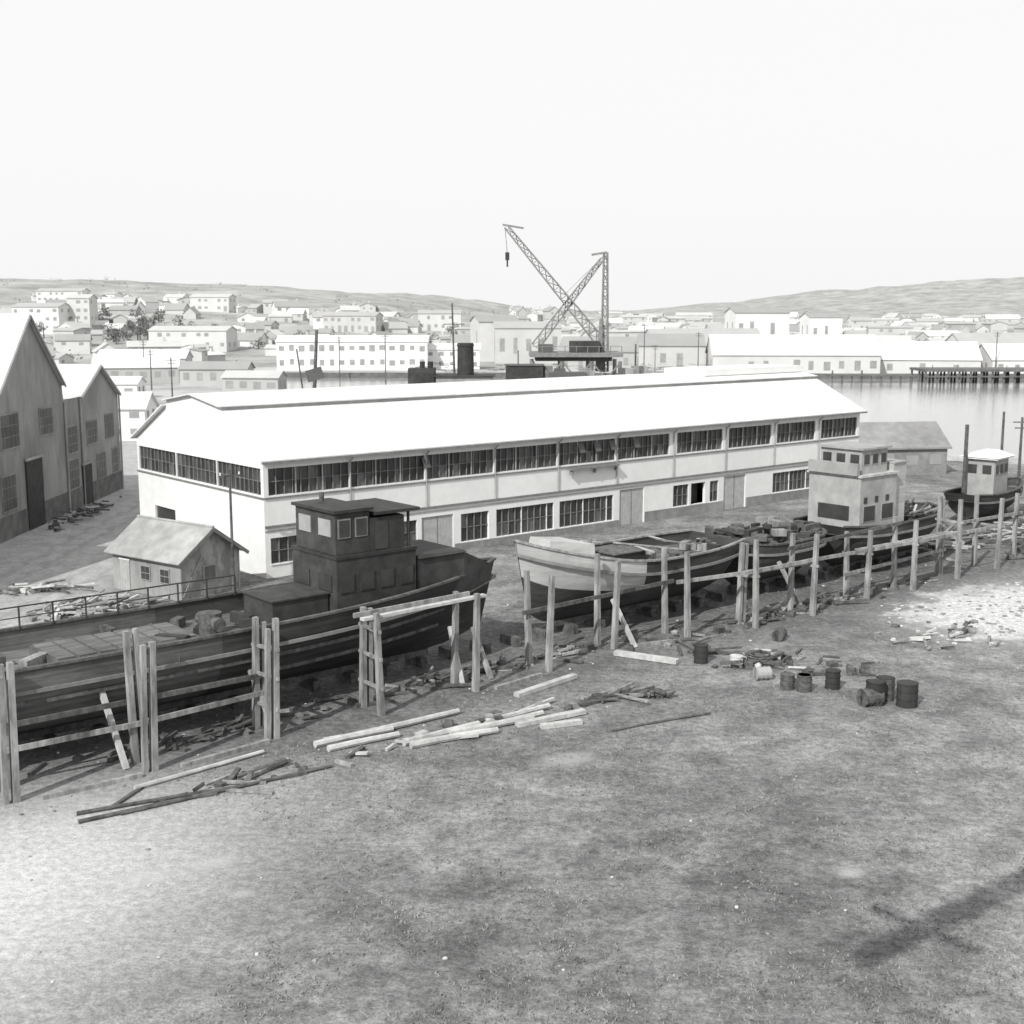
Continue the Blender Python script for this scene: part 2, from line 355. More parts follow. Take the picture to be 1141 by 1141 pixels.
# ---------------------------------------------------------------- factory on left
fac=empty('gabled_factory'); XW=-38.2
w=MB(); prof=[(60,10.9),(65,10.9),(72,16.8),(79,10.9),(86,16.8),(93,10.9),(100,16.8),(107,10.9),(107.2,9.7),(111,9.7),(116.6,12.2),(122,9.2)]
for (a,za),(b,zb) in zip(prof[:-1],prof[1:]):
    w.poly([(XW,a,1.8),(XW,b,1.8),(XW,b,zb),(XW,a,za)],'fact')
w.box(XW-.5,XW+.06,60,122.02,0,1.8,'fact_d')
w.poly([(XW,122,0),(XW-40,122,0),(XW-40,122,9.2),(XW,122,9.2)],'fact')
w.make('walls',fac)
r=MB()
for (a,za),(b,zb) in zip(prof[:-1],prof[1:]):
    if abs(zb-za)<.01 or b-a<1: 
        if b-a>1: r.poly([(XW,a,za),(XW,b,zb),(XW-45,b,zb),(XW-45,a,za)],'fact_roof')
        continue
    r.hexa([(XW-45,a,za),(XW+.3,a,za),(XW+.3,b,zb),(XW-45,b,zb),(XW-45,a,za+.15),(XW+.3,a,za+.15),(XW+.3,b,zb+.15),(XW-45,b,zb+.15)],'fact_roof')
    r.beam((XW+.36,a,za-.05),(XW+.36,b,zb-.05),.08,.22,'cabin_l')
r.make('roof',fac)
w=MB()
for yc,wd,z0,z1 in ((95.3,3.4,6.85,9.4),(102.9,2.8,7.2,9.3),(108.8,2.4,5.0,7.3),(114,2.6,5.3,7.3),(119,2.4,5.4,7.5),(108.8,2.4,1.9,4.4),(116.2,2.4,1.9,4.2),(94.5,2.6,2.2,4.8),(88.5,3.4,6.85,9.4),(120.3,1.6,1.9,4.2)):
    w.box(XW+.003,XW+.08,yc-wd/2-.1,yc+wd/2+.1,z0-.1,z1+.1,'dado')
    n=4
    for i in range(n):
        for j in range(3):
            a=yc-wd/2+wd*i/n;zz=z0+(z1-z0)*j/3
            w.box(XW+.081,XW+.1,a+.03,a+wd/n-.03,zz+.03,zz+(z1-z0)/3-.03,random.choice(['glass','glass3','glass']))
for yc,wd,z1 in ((99.6,3.4,5.5),(112,2.4,3.6)):
    w.box(XW+.07,XW+.14,yc-wd/2,yc+wd/2,0,z1,'black'); w.beam((XW+.15,yc-wd/2-.1,z1+.1),(XW+.15,yc+wd/2+.1,z1+.1),.15,.2,'cabin_l')
for y in (107.1,111,122): w.cyl((XW+.12,y,0),(XW+.12,y,9.5),.09,.09,'cabin_l',6)
w.make('windows_and_doors',fac)

def house(name,cx,cy,z,L_,W_,H,rise,ang,wk,rk,rows=1,nw=6,door=True,sep=True,mb=None,win='twin',chim=False,base=-1.0,wv=1.0):
    m=mb or MB(); c,s=math.cos(ang),math.sin(ang)
    def P(x,y,zz): return (cx+x*c-y*s,cy+x*s+y*c,z+zz)
    l,w_=L_/2,W_/2
    m.poly([P(-l,-w_,base),P(l,-w_,base),P(l,-w_,H),P(-l,-w_,H)],wk); m.poly([P(l,w_,base),P(-l,w_,base),P(-l,w_,H),P(l,w_,H)],wk)
    m.poly([P(l,-w_,base),P(l,w_,base),P(l,w_,H),P(l,0,H+rise),P(l,-w_,H)],wk); m.poly([P(-l,w_,base),P(-l,-w_,base),P(-l,-w_,H),P(-l,0,H+rise),P(-l,w_,H)],wk)
    o=.35; k=o*rise/w_
    for sg in(-1,1):
        a=[P(-l-o,sg*(w_+o),H-k),P(l+o,sg*(w_+o),H-k),P(l+o,0,H+rise),P(-l-o,0,H+rise)]
        b=[(q[0],q[1],q[2]+.18) for q in a]; m.hexa(a+b,rk)
    fh=H/rows
    for r_ in range(rows):
        for i in range(nw):
            if R()>wv: continue
            x=-l+L_*(i+.5)/nw+U(-.2,.2)*(wv<1); ww=min(.9,L_/nw*.32)*U(.7,1); zb=fh*U(.3,.42); zt=fh*U(.7,.8)
            if wv<1 and r_==0 and R()<.25: zb=0
            m.poly([P(x-ww,-w_-.03,r_*fh+zb),P(x+ww,-w_-.03,r_*fh+zb),P(x+ww,-w_-.03,r_*fh+zt),P(x-ww,-w_-.03,r_*fh+zt)],win)
        for y in (-w_*.45,w_*.45):
            for sx_ in(-1,1):
                if R()>wv: continue
                m.poly([P(sx_*(l+.03),y-.6,r_*fh+fh*.35),P(sx_*(l+.03),y+.6,r_*fh+fh*.35),P(sx_*(l+.03),y+.6,r_*fh+fh*.78),P(sx_*(l+.03),y-.6,r_*fh+fh*.78)],win)
    if chim: 
        q=P(l*.4,0,H+rise+.3); m.obox(q,.8,.8,2.0,ang,'tw3')
    if mb is None: return m.make(name)

house('white_cottage',-55,172,0,11,7,4.4,1.8,.05,'white','tr3',2,4)
house('quay_store',40.5,135.5,0,10.5,7,3.0,2.2,.15,'dado','sroof',1,4)
house('long_white_store',-48,385,0,45,12,8.5,1.6,.02,'white','tr3',2,15)
house('long_white_store',-20,392,0,20,12,6,1.6,.02,'white','tr3',2,6)
for (px,y,l,hh,rs,wk,rk) in ((76,345,44,6.0,5.0,'tw2','tr3'),(113,352,30,4.5,4.5,'tw2','tr3'),(143,350,26,4.5,4.0,'tw1','tr3'),(60,400,36,7,5,'tw3','tr1'),(116,420,30,5,4.5,'tw3','tr2'),(154,410,24,6,4.5,'tw2','tr1'),(180,415,30,5,4.5,'tw2','tr2'),(28,372,26,6,4,'tw4','tr0'),(45,360,18,8,3,'tw3','tr0'),(5,430,22,12,2,'tw3','tr1'),(-6,440,14,14,2,'tw2','tr0'),(100,520,22,17,2,'tw1','tr0'),(136,560,14,15,2,'tw0','tr0')):
    house('warehouse',px,y,0,l,18,hh,rs,U(-.3,.3),wk,rk,1,int(l/4),wv=.8)
for (x,y,l,hh,rs) in ((-70,300,16,4,1.5),(-92,310,20,4,2),(-55,270,12,3.5,1.2),(-100,345,24,5,2),(-80,255,10,3,1.2)):
    house('yard_shed',x,y,0,l,7,hh,rs,U(-.3,.3),random.choice(['tw1','tw4','tw0']),random.choice(['tr0','tr2','tr3']),1,int(l/3))

# ---------------------------------------------------------------- hills
def ss(a,b,x):
    q=max(0,min(1,(x-a)/(b-a))); return q*q*(3-2*q)
ridge=[(-1400,66),(-600,50),(-361,43),(-260,40),(-178,36.5),(-108,28),(-32,19),(50,10),(200,8),(3000,8)]
def rz(X):
    for (a,za),(b,zb) in zip(ridge[:-1],ridge[1:]):
        if X<=b: return za+(zb-za)*max(0,(X-a))/(b-a)
    return 8
def hz(X,Y):
    n=noise.fractal(Vector((X*.006,Y*.006,1)),.9,2.1,5)
    v=rz(X)*(.5*ss(390,640,Y)+.5*ss(620,960,Y))
    v+= n*5*ss(420,800,Y)*(1 if X<50 else .35)
    far=ss(1500,2500,Y)*(ss(200,1000,X)*62+10)+ss(1500,2500,Y)*n*6
    return v+far-.4*(1-ss(370,420,Y))
for (x,y,l,hh,rows,wk) in ((-190,515,20,10,3,'tw1'),(-176,522,9,13,4,'tw2'),(-150,640,20,7,2,'tw2'),(-232,660,24,8,3,'tw1'),(-118,470,30,7,2,'tw2'),(-70,560,24,7,2,'tw3'),(-34,600,20,8,2,'tw2')):
    house('terrace_block',x,y,hz(x,y),l,11,hh,1.5,U(-.2,.2),wk,random.choice(['tr1','tr2']),rows,int(l/3),base=-6,wv=.75)
t=MB(); nx,ny=190,110
ys=[350+ (3200-350)*(j/ny)**1.8 for j in range(ny+1)]
for j in range(ny+1):
    for i in range(nx+1):
        f=-1+2*i/nx; X=f*(300+ys[j]*.75); t.v.append((X,ys[j],hz(X,ys[j])))
def hill_material():
    m=bpy.data.materials.new('hillside'); m.use_nodes=True; nt=m.node_tree;N=nt.nodes;L=nt.links
    b=N['Principled BSDF']; b.inputs['Roughness'].default_value=1; b.inputs['Specular IOR Level'].default_value=0
    tc=N.new('ShaderNodeTexCoord')
    n=N.new('ShaderNodeTexNoise'); n.inputs['Scale'].default_value=.035; n.inputs['Detail'].default_value=9; n.inputs['Roughness'].default_value=.72
    L.new(tc.outputs['Object'],n.inputs['Vector'])
    r=N.new('ShaderNodeValToRGB'); r.color_ramp.elements[0].position=.38; r.color_ramp.elements[1].position=.62
    r.color_ramp.elements[0].color=(.25,.25,.245,1); r.color_ramp.elements[1].color=(.42,.42,.41,1); L.new(n.outputs['Fac'],r.inputs['Fac'])  # hill greys lightened, distance haze put into the colour
    L.new(r.outputs[0],b.inputs['Base Color']); return m
M['hill']=hill_material(); mi=t.mi('hill')
for j in range(ny):
    for i in range(nx):
        a=j*(nx+1)+i; t.f.append((a,a+1,a+nx+2,a+nx+1)); t.m.append(mi)
t.make('hills',None,True)

town=MB()
for i in range(1450):
    Y=400+(R()**.9)*760; k=U(-.46,.46)
    X=k*Y
    if k>-.03 and Y<450: continue
    if k>.0 and R()<.35: continue
    if k<0 and Y>700 and R()<min(1,(Y-700)/130+.4): continue
    if -75<X<-8 and Y<410: continue
    if noise.noise(Vector((X*.018,Y*.018,9)))<-.12: continue
    big=R()<.06
    l=(U(5,12) if k<.05 else U(9,24))*(1.7 if big else 1); w_=U(5,9)
    rows=random.choice([1,1,1,2]) + (1 if big else 0)
    house('h',X,Y,hz(X,Y)-U(0,1),l,w_,U(2.6,3.2)*rows,U(.6,2.8),random.choice([0,1.57])+U(-.5,.5),'tw%d'%random.choices(range(5),[2,3,4,4,4])[0],'tr%d'%random.choices(range(4),[4,4,3,1.5])[0],rows,max(2,int(l/4)),mb=town,chim=R()<.4,base=-4,wv=.5)
town.make('distant_town')

def crown(mb,c,rad,n,k='tree'):
    for q in range(n):
        d=Vector((random.gauss(0,1),random.gauss(0,1),random.gauss(0,.8))); d=d.normalized()*rad*(R()**.4)
        if noise.noise(Vector(c)*.3+d*.5)<-.25: continue
        p=Vector(c)+d; s=rad*U(.08,.2); a=Vector((U(-1,1),U(-1,1),U(-1,1))).normalized(); b=a.orthogonal().normalized()
        mb.poly([p+a*s,p+b*s,p-a*s*.8,p-b*s],k)
tr=MB()
for i in range(40):
    Y=U(470,560); X=Y*U(-.325,-.25) if i<28 else Y*U(-.42,.0)
    z=hz(X,Y); hgt=U(4,8)
    tr.cyl((X,Y,z-1),(X,Y,z+hgt*.6),.35,.15,'timber_d',5)
    for q in range(4): crown(tr,(X+U(-2.2,2.2),Y+U(-2,2),z+hgt*U(.35,.75)),U(1.4,2.6),50)
for i in range(420):
    Y=U(420,960); X=Y*U(-.44,.3); z=hz(X,Y)
    crown(tr,(X,Y,z+.6),U(1.2,3),14)
tr.make('distant_trees')

# ---------------------------------------------------------------- harbour water, quay, pier
def water_material():
    m=bpy.data.materials.new('harbour_water'); m.use_nodes=True; nt=m.node_tree;N=nt.nodes;L=nt.links
    b=N['Principled BSDF']; b.inputs['Base Color'].default_value=(.30,.30,.30,1); b.inputs['Roughness'].default_value=.12
    tc=N.new('ShaderNodeTexCoord'); mp=N.new('ShaderNodeMapping'); mp.inputs['Scale'].default_value=(1,2.2,1); L.new(tc.outputs['Object'],mp.inputs[0])
    n=N.new('ShaderNodeTexNoise'); n.inputs['Scale'].default_value=.5; n.inputs['Detail'].default_value=5; L.new(mp.outputs[0],n.inputs['Vector'])
    bn=N.new('ShaderNodeBump'); bn.inputs['Strength'].default_value=.2; bn.inputs['Distance'].default_value=.15; L.new(n.outputs['Fac'],bn.inputs['Height']); L.new(bn.outputs[0],b.inputs['Normal'])
    return m
M['water']=water_material()
w=MB(); w.poly([(-30,188,.03),(44,150,.03),(60,142,.03),(110,132,.03),(420,150,.03),(420,325,.03),(95,328,.03),(60,330,.03),(-60,335,.03),(-60,250,.03)],'water'); w.make('harbour_water')
w=MB(); pts=[(-30,187.6),(44,149.6),(60,141.6),(110,131.6),(420,149.6)]
for a,b in zip(pts[:-1],pts[1:]): w.beam((a[0],a[1],.25),(b[0],b[1],.25),.8,.7,'concrete')
w.make('quay_wall')
w=MB()
for a,b in (((-60,335),(95,328.5)),((95,328.5),(420,325.5))): w.beam((*a,.6),(*b,.6),1.0,1.6,'pier')
w.make('far_quay_wall')
w=MB()
w.box(100,260,306,318,2.9,3.5,'pier')
for i in range(60):
    for y in (306.5,312,317.5): w.cyl((100.5+i*2.7,y,-.5),(100.5+i*2.7+U(-.1,.1),y,2.95),.28,.25,'pier',6)
w.box(100,260,305.7,305.95,1.6,1.9,'pier')
for i in range(26): w.cyl((102+i*6,306.6,3.5),(102+i*6,306.6,4.5),.12,.1,'pier',5)
w.box(78,98,309,315,1.6,2.0,'pier')
for i in range(9):
    w.cyl((78.5+i*2.4,309.5,-.5),(78.5+i*2.4,309.5,1.6+(R()<.4)*1.5),.25,.2,'pier',6)
w.make('timber_pier')

def hull_mesh(mb,L_,Bm,zk,zs,bow_rise=.9,stern_rise=.35,k='hull_grey',k2=None,split=.6,deckdrop=.8,deckk='deck',n=30,m=10,full=.72,rake=1.6,kcond=None,cap='timber_l',bowp=2.3):
    """hull with bow at +x, x 0..L"""
    def sheer(t): return zs+bow_rise*max(0,(t-.45)/.55)**2+stern_rise*max(0,(.4-t)/.4)**2
    def hb(t):
        if t<.3: return Bm/2*(full+(1-full)*math.sin(t/.3*math.pi/2))
        if t>.58: return Bm/2*max(.012,(1-((t-.58)/.42)**bowp))
        return Bm/2
    n0=len(mb.v)
    for i in range(n+1):
        t=i/n; zs_=sheer(t); kz=zk+.9*max(0,(.14-t)/.14)**1.5+ .8*max(0,(t-.88)/.12)**2
        p=3.2-1.9*ss(.5,1,t)-.8*ss(.25,0,t)
        for sgn in (-1,1):
            for j in range(m+1):
                u=j/m; z=kz+(zs_-kz)*u; y=hb(t)*(1-(1-u)**p); x=t*L_+rake*u*ss(.75,1,t)+.9*(1-u)*ss(.12,0,t)
                mb.v.append((x,sgn*max(y,.02),z))
    st=2*(m+1)
    for i in range(n):
        for sg in(0,1):
            for j in range(m):
                a=n0+i*st+sg*(m+1)+j; q=(a,a+st,a+st+1,a+1)
                t=(i+.5)/n; kk=k
                if k2 and (j+.5)/m>split and (kcond is None or kcond(t)): kk=k2
                mb.f.append(q if sg==0 else q[::-1]); mb.m.append(mb.mi(kk))
    for j in range(m):
        a=n0+j; b=n0+(m+1)+j; mb.f.append((a,a+1,b+1,b)); mb.m.append(mb.mi(k))
    for i in range(n):
        t0,t1=i/n,(i+1)/n; z0,z1=sheer(t0)-deckdrop,sheer(t1)-deckdrop; r=rake
        x0=t0*L_+r*.8*ss(.75,1,t0); x1=t1*L_+r*.8*ss(.75,1,t1); w0,w1=hb(t0)*.985,hb(t1)*.985
        mb.poly([(x0,-w0,z0),(x1,-w1,z1),(x1,w1,z1),(x0,w0,z0)],deckk)
        for sg in(-1,1):
            X0=t0*L_+r*ss(.75,1,t0); X1=t1*L_+r*ss(.75,1,t1)
            mb.beam((X0,sg*hb(t0),sheer(t0)+.04),(X1,sg*hb(t1),sheer(t1)+.04),.2,.1,cap)
            mb.beam((X0,sg*(hb(t0)+.03),sheer(t0)-deckdrop),(X1,sg*(hb(t1)+.03),sheer(t1)-deckdrop),.12,.14,'trim')
    mb.beam((.9,0,zk-.12),(L_*.9,0,zk-.12),.3,.3,'timber_d')
    return sheer,hb

def cabin(mb,x0,x1,y0,y1,z0,z1,k,roofk,wins=3,wz=(.5,.82),ov=.25,side=2,openw=False):
    mb.box(x0,x1,y0,y1,z0,z1,k)
    mb.box(x0-ov,x1+ov,y0-ov,y1+ov,z1+.003,z1+.14,roofk)
    H=z1-z0; a,b=z0+H*wz[0],z0+H*wz[1]
    for i in range(wins):
        w=(x1-x0)/wins; xa=x0+i*w+w*.2; xb=x0+(i+1)*w-w*.2
        for y,s in((y0,-1),(y1,1)):
            mb.box(xa-.06,xb+.06,min(y+s*.003,y+s*.04),max(y+s*.003,y+s*.04),a-.06,b+.06,'trim' if openw else k)
            mb.box(xa,xb,min(y+s*.041,y+s*.055),max(y+s*.041,y+s*.055),a,b,'glass')
    for i in range(side):
        w=(y1-y0)/side; ya=y0+i*w+w*.2; yb=y0+(i+1)*w-w*.2
        for x,s in((x0,-1),(x1,1)):
            mb.box(min(x+s*.003,x+s*.05),max(x+s*.003,x+s*.05),ya,yb,a,b,'cabin_l' if openw else 'glass')

O=Vector((-20.8,46.1,0))
def on_slip(s,off=0): 
    p=O+A*s+B*off; return (p.x,p.y,0)

# vessel 1
v1=empty('wooden_tug',on_slip(-9),AX)
m=MB(); sh1,hb1=hull_mesh(m,34.0,6.4,.7,4.1,.55,.3,'hull_grey','hull_dark',-1,.85,kcond=lambda t:t>.52,cap='timber_d',rake=.9,bowp=3.2)
# open framing / wale strips along the side
for i in range(30):
    t0=i/30*.9;t1=(i+1)/30*.9
    for zz,kk in ((.62,'timber_d'),(.38,'timber_d')):
        za=.7+(sh1(t0)-.7)*zz; zb=.7+(sh1(t1)-.7)*zz
        pa=3.2-1.9*ss(.5,1,t0)-.8*ss(.25,0,t0); pb=3.2-1.9*ss(.5,1,t1)-.8*ss(.25,0,t1)
        m.beam((t0*34,-hb1(t0)*(1-(1-zz)**pa)-.04,za),(t1*34,-hb1(t1)*(1-(1-zz)**pb)-.04,zb),.1,.16,kk)
m.make('hull',v1)
m=MB()
cabin(m,24.4,28.7,-1.9,1.9,3.2,6.2,'cabin_d','black',4,(.5,.75),.06,2)
cabin(m,24.5,26.3,-1.7,1.7,6.36,8.25,'cabin_d','black',2,(.42,.82),.15,2,True)
m.box(26.5,29.0,-1.85,1.85,8.0,8.14,'black')
for x in(28.5,):
    for y in(-1.6,1.6): m.cyl((x,y,6.35),(x,y,8.0),.07,.07,'black',6)
m.box(26.32,28.2,-1.7,1.7,6.35,7.85,'cabin_d'); m.box(26.6,27.3,-1.73,-1.703,6.4,7.7,'glass')
m.cyl((25.6,1.2,8.4),(25.6,1.2,8.8),.12,.12,'iron',8)
m.box(28.85,31.6,-1.8,1.8,3.5,5.7,'cabin_d'); m.hexa([(31.6,-1.8,3.6),(33.9,-1.0,3.9),(33.9,1.0,3.9),(31.6,1.8,3.6),(31.6,-1.8,5.7),(33.9,-1.0,4.7),(33.9,1.0,4.7),(31.6,1.8,5.7)],'cabin_d')
m.hexa([(28.85,-1.95,5.71),(31.7,-1.95,5.71),(31.7,1.95,5.71),(28.85,1.95,5.71),(28.85,-1.8,5.85),(31.6,-1.8,5.8),(31.6,1.8,5.8),(28.85,1.8,5.85)],'black')
m.make('wheelhouse',v1)
m=MB()
m.box(4,9,-1.4,1.4,3.2,3.9,'hull_grey'); m.box(3.9,9.1,-1.5,1.5,3.91,3.98,'timber_d'); m.box(12,18,-1.5,1.5,3.1,3.75,'hull_grey')
for i in range(7): m.box(12.1+i*.84,12.8+i*.84,-1.4,1.4,3.76,3.82,'deck')
m.box(21.5,24.3,-1.3,1.3,3.1,4.6,'cabin_d'); m.box(21.4,24.3,-1.4,1.4,4.61,4.68,'cabin_d')
for i in range(16):
    x=1+i*1.4; y=hb1(x/34)-.1
    m.cyl((x,y,4.1),(x,y,5.05),.04,.04,'black',6)
    if i<15:
        y2=hb1((x+1.4)/34)-.1; m.cyl((x,y,5.05),(x+1.4,y2,5.05),.035,.035,'black',6); m.cyl((x,y,4.6),(x+1.4,y2,4.6),.025,.025,'black',5)
for i in range(44):
    x=U(1,23); m.obox((x,U(-2.5,2.5),3.45+U(0,.25)),U(.3,1.6),U(.15,.7),U(.15,.6),U(0,3),random.choice(['timber_d','iron','cabin_d','timber','black','iron']))
m.cyl((19.2,0,3.2),(19.2,0,4.3),.5,.5,'iron',12); m.cyl((19.2,-.9,3.9),(19.2,.9,3.9),.3,.3,'iron',10)
m.make('deck_fittings',v1)

# vessel 2 : pale boat, short
e=O+A*43.2; v2=empty('motor_launch',(e.x+B.x*.2,e.y+B.y*.2,0),AX+math.pi)
m=MB(); sh2,hb2=hull_mesh(m,14.9,5.8,.7,3.75,1.6,.15,'hull_dark','hull_light',.50,.7,kcond=lambda t:t>.60,rake=.8,cap='timber',bowp=3.6); m.make('hull',v2)
m=MB()
m.hexa([(11.4,-1.5,4.0),(14.2,-.9,4.4),(14.2,.9,4.4),(11.4,1.5,4.0),(11.4,-1.4,4.9),(14.0,-.8,5.3),(14.0,.8,5.3),(11.4,1.4,4.9)],'hull_light')
m.box(7.2,9.6,-1.1,1.1,3.0,4.0,'hull_dark'); m.box(7.1,9.7,-1.2,1.2,4.01,4.07,'timber_d')
m.cyl((10.4,0,3.2),(10.4,0,4.9),.12,.10,'timber',8)
for i in range(30): m.obox((U(.5,10),U(-1.8,1.8),3.3+U(0,.3)),U(.3,1.4),U(.15,.6),U(.15,.5),U(0,3),random.choice(['timber_d','iron','timber','black']))
for i in range(7): 
    x=U(1,8); m.beam((x,U(-2.4,2.4),4.0),(x+U(1,3),U(-2.4,2.4),4.2+U(-.2,.3)),.2,.06,random.choice(['timber_l','timber']))
m.make('foredeck_and_gear',v2)
# dark lighter / framing aft of it
lb=empty('dark_lighter',on_slip(43.8,.3),AX)
m=MB(); hull_mesh(m,8.2,5.2,.6,3.3,.2,.2,'hull_dark',None,.6,.6,cap='timber_d',rake=.3,bowp=5,n=16); m.make('hull',lb)
m=MB()
for i in range(46): m.obox((U(.5,7.6),U(-2,2),3.1+U(0,.7)),U(.4,1.8),U(.2,.8),U(.2,.6),U(0,3),random.choice(['timber_d','iron','cabin_d','black','timber']))
m.make('cargo',lb)

# vessel 3
v3=empty('wooden_coaster',on_slip(52.8),AX)
m=MB(); sh3,hb3=hull_mesh(m,12.5,5.6,.6,3.4,.25,.2,'hull_dark',None,.6,.6,cap='timber_d',rake=.4,bowp=4.0,n=24); m.make('hull',v3)
m=MB()
cabin(m,1.6,5.6,-2.0,2.0,2.8,6.6,'cabin_l','timber_l',2,(.25,.5),.12,1)
cabin(m,2.2,5.0,-1.6,1.6,6.75,8.3,'cabin_l','cabin_l',3,(.4,.8),.2,3)
m.box(5.62,7.1,-1.7,1.9,3.0,7.2,'hull_light'); m.box(5.6,7.2,-1.8,2.0,7.21,7.3,'cabin_l')
m.box(1.3,1.58,-1.9,1.9,6.74,7.5,'cabin_l')
for y in (-1.0,.6): m.box(7.11,7.14,y,y+.6,5.8,6.5,'glass')
for i in range(3): m.box(2.0+i*1.2,2.35+i*1.2,-2.03,-2.003,4.9,5.3,'glass')
m.box(8.4,11.0,-1.4,1.4,2.7,3.5,'cabin_d')
for i in range(34):
    x=U(7.5,11.5); a=U(-1.8,1.8); m.beam((x,a,3.1+U(0,.6)),(x+U(.5,2.5),a+U(-1,1),3.2+U(0,.8)),.14,.1,random.choice(['timber','timber_l','timber_d']))
m.make('deckhouse',v3)

# vessel 4
v4=empty('fishing_boat',(35.9,99.5,0),AX+.15)
m=MB(); hull_mesh(m,11,4,.3,2.5,.3,.2,'hull_dark',None,.6,.6,cap='timber_d',n=20); m.make('hull',v4)
m=MB(); cabin(m,3.6,6.6,-1.2,1.2,2.1,5.2,'cabin_l','white',3,(.62,.85),.3,2)
m.hexa([(3.2,-1.6,5.35),(7,-1.6,5.35),(7,1.6,5.35),(3.2,1.6,5.35),(3.9,-.5,5.8),(6.3,-.5,5.8),(6.3,.5,5.8),(3.9,.5,5.8)],'white')
m.cyl((8.2,0,2.4),(8.2,0,8.8),.15,.10,'timber_d',8); m.cyl((3.0,1,2.4),(3.0,1,8.0),.18,.16,'timber_d',8)
m.make('wheelhouse',v4)

m=MB()
for i in range(12):
    for y in (0,4.5):
        p=Vector((43,99,0))+A*(i*2.4)*.9+B*(-y); m.cyl((p.x,p.y,0),(p.x,p.y,2.9+U(0,.6)),.16,.14,'timber_d',6)
for y in (0,4.5):
    a=Vector((43,99,2.5))-B*y; b=a+A*25; m.beam(a,b,.3,.3,'timber_d')
for i in range(30):
    a=Vector((43,99,2.7))+A*(i*.8); m.beam(a-B*4.9,a+B*.4,.55,.1,random.choice(['timber','timber_d','timber']))
m.make('timber_jetty')

# ---------------------------------------------------------------- slip staging
posts=[(-17.47,42.14,5.05),(-13.47,45.2,4.95),(-9.58,48.87,4.95),(-5.59,51.74,4.5),(-1.66,55.2,4.55),(1.75,58.4,4.7),(5.22,62.5,4.6),(9.31,64.8,4.6),(13.3,66.8,4.9),(17.07,69.65,4.7),(21.14,73.3,4.3),(24.85,76.2,4.4),(28.8,79.66,5.2),(32.6,82.9,4.8),(36.3,86,4.6)]
stg=empty('slipway_staging'); m=MB(); rows=[]
for i,(x,y,hh) in enumerate(posts):
    fp=Vector((x,y,0)); off=U(1.2,1.6); bp=fp+B*off+A*U(-.25,.1)
    t1=fp+Vector((U(-.16,.16),U(-.12,.12),hh)); t2=bp+Vector((U(-.15,.15),U(-.15,.15),hh+U(-.35,.25)))
    m.beam(fp-Vector((0,0,.2)),t1,.30,.24,'timber',.22,.2); m.beam(bp-Vector((0,0,.2)),t2,.30,.24,'timber',.22,.2)
    if i<4 or i in(8,12):
        dv=A*.36; m.beam(bp+dv-Vector((0,0,.2)),t2+dv+Vector((0,0,U(-.6,.1))),.22,.2,'timber',.18,.18)
        if i<3: m.beam(fp-dv-Vector((0,0,.2)),t1-dv+Vector((0,0,U(-.5,.1))),.22,.2,'timber',.18,.18)
    for z in ([1.2,2.5,3.7] if i in(2,3,12) else [2.9] if i>7 else []):
        m.beam(fp.lerp(t1,z/hh)-B*.25,bp.lerp(t2,z/hh)+B*.3,.1,.14,'timber')
    rows.append((fp,t1,bp,t2,hh))
m.make('uprights',stg)
m=MB()
def led(i,j,z0,z1,front=True,ext=.5,k='timber',w=.1,h_=.20):
    a=rows[i][0 if front else 2].lerp(rows[i][1 if front else 3],z0/rows[i][4]); b=rows[j][0 if front else 2].lerp(rows[j][1 if front else 3],z1/rows[j][4])
    d=(b-a).normalized(); off=B*(.19 if front else -.19)
    m.beam(a-d*ext+off,b+d*ext+off,w,h_,k)
led(0,1,1.55,1.5,False); led(1,2,1.5,1.6,False); led(0,2,2.5,2.4,False,k='timber_d')
led(3,4,4.3,4.35,True,.6,'timber_l',.3,.12); led(3,4,4.25,4.4,False,.6,'timber',.12,.2)
led(5,7,2.7,2.8,False,k='timber_d'); led(7,8,3.0,3.1); led(8,9,3.1,3.2); led(9,11,3.2,3.0); led(11,13,3.0,2.9); led(12,14,3.3,3.2,False); led(9,11,3.9,4.0,False,.6,k='timber_d'); led(10,12,1.6,1.7,False)
for i,j in ((8,9),(10,11),(11,12)):
    for o in (.4,.8): 
        a=rows[i][0]+Vector((0,0,3.02))+B*o; b=rows[j][0]+Vector((0,0,3.0))+B*o; m.beam(a,b,.35,.06,'timber')
m.make('ledgers_and_planks',stg)
m=MB()
for s in [-6,-1.5,4.3,10.6,20.5,22.3,31.5,45]:
    q=on_slip(s,0); fo=-4.6+U(-.3,.5); a=Vector(q)+B*fo; b=Vector(q)+B*(-2.98)+A*U(-.4,.4); b.z=U(2.2,3.0)
    m.beam(a,b,.20,.18,random.choice(['timber','timber_l']))
for s in range(-9,75,2):
    q=Vector(on_slip(s)); 
    for z in (.12,.37): m.obox((q.x,q.y,z),.35,1.4-.3*z,.24,AX,'timber_d')
for a,b in ((0,1),(1,2),(4,5),(6,7)):
    p=rows[a][0]-B*.4+A*U(.3,1); q=rows[b][0]-B*.35-A*U(.3,1); m.beam((p.x,p.y,.08),(q.x,q.y,.08),.2,.16,'timber')
m.make('shores_and_blocks',stg)

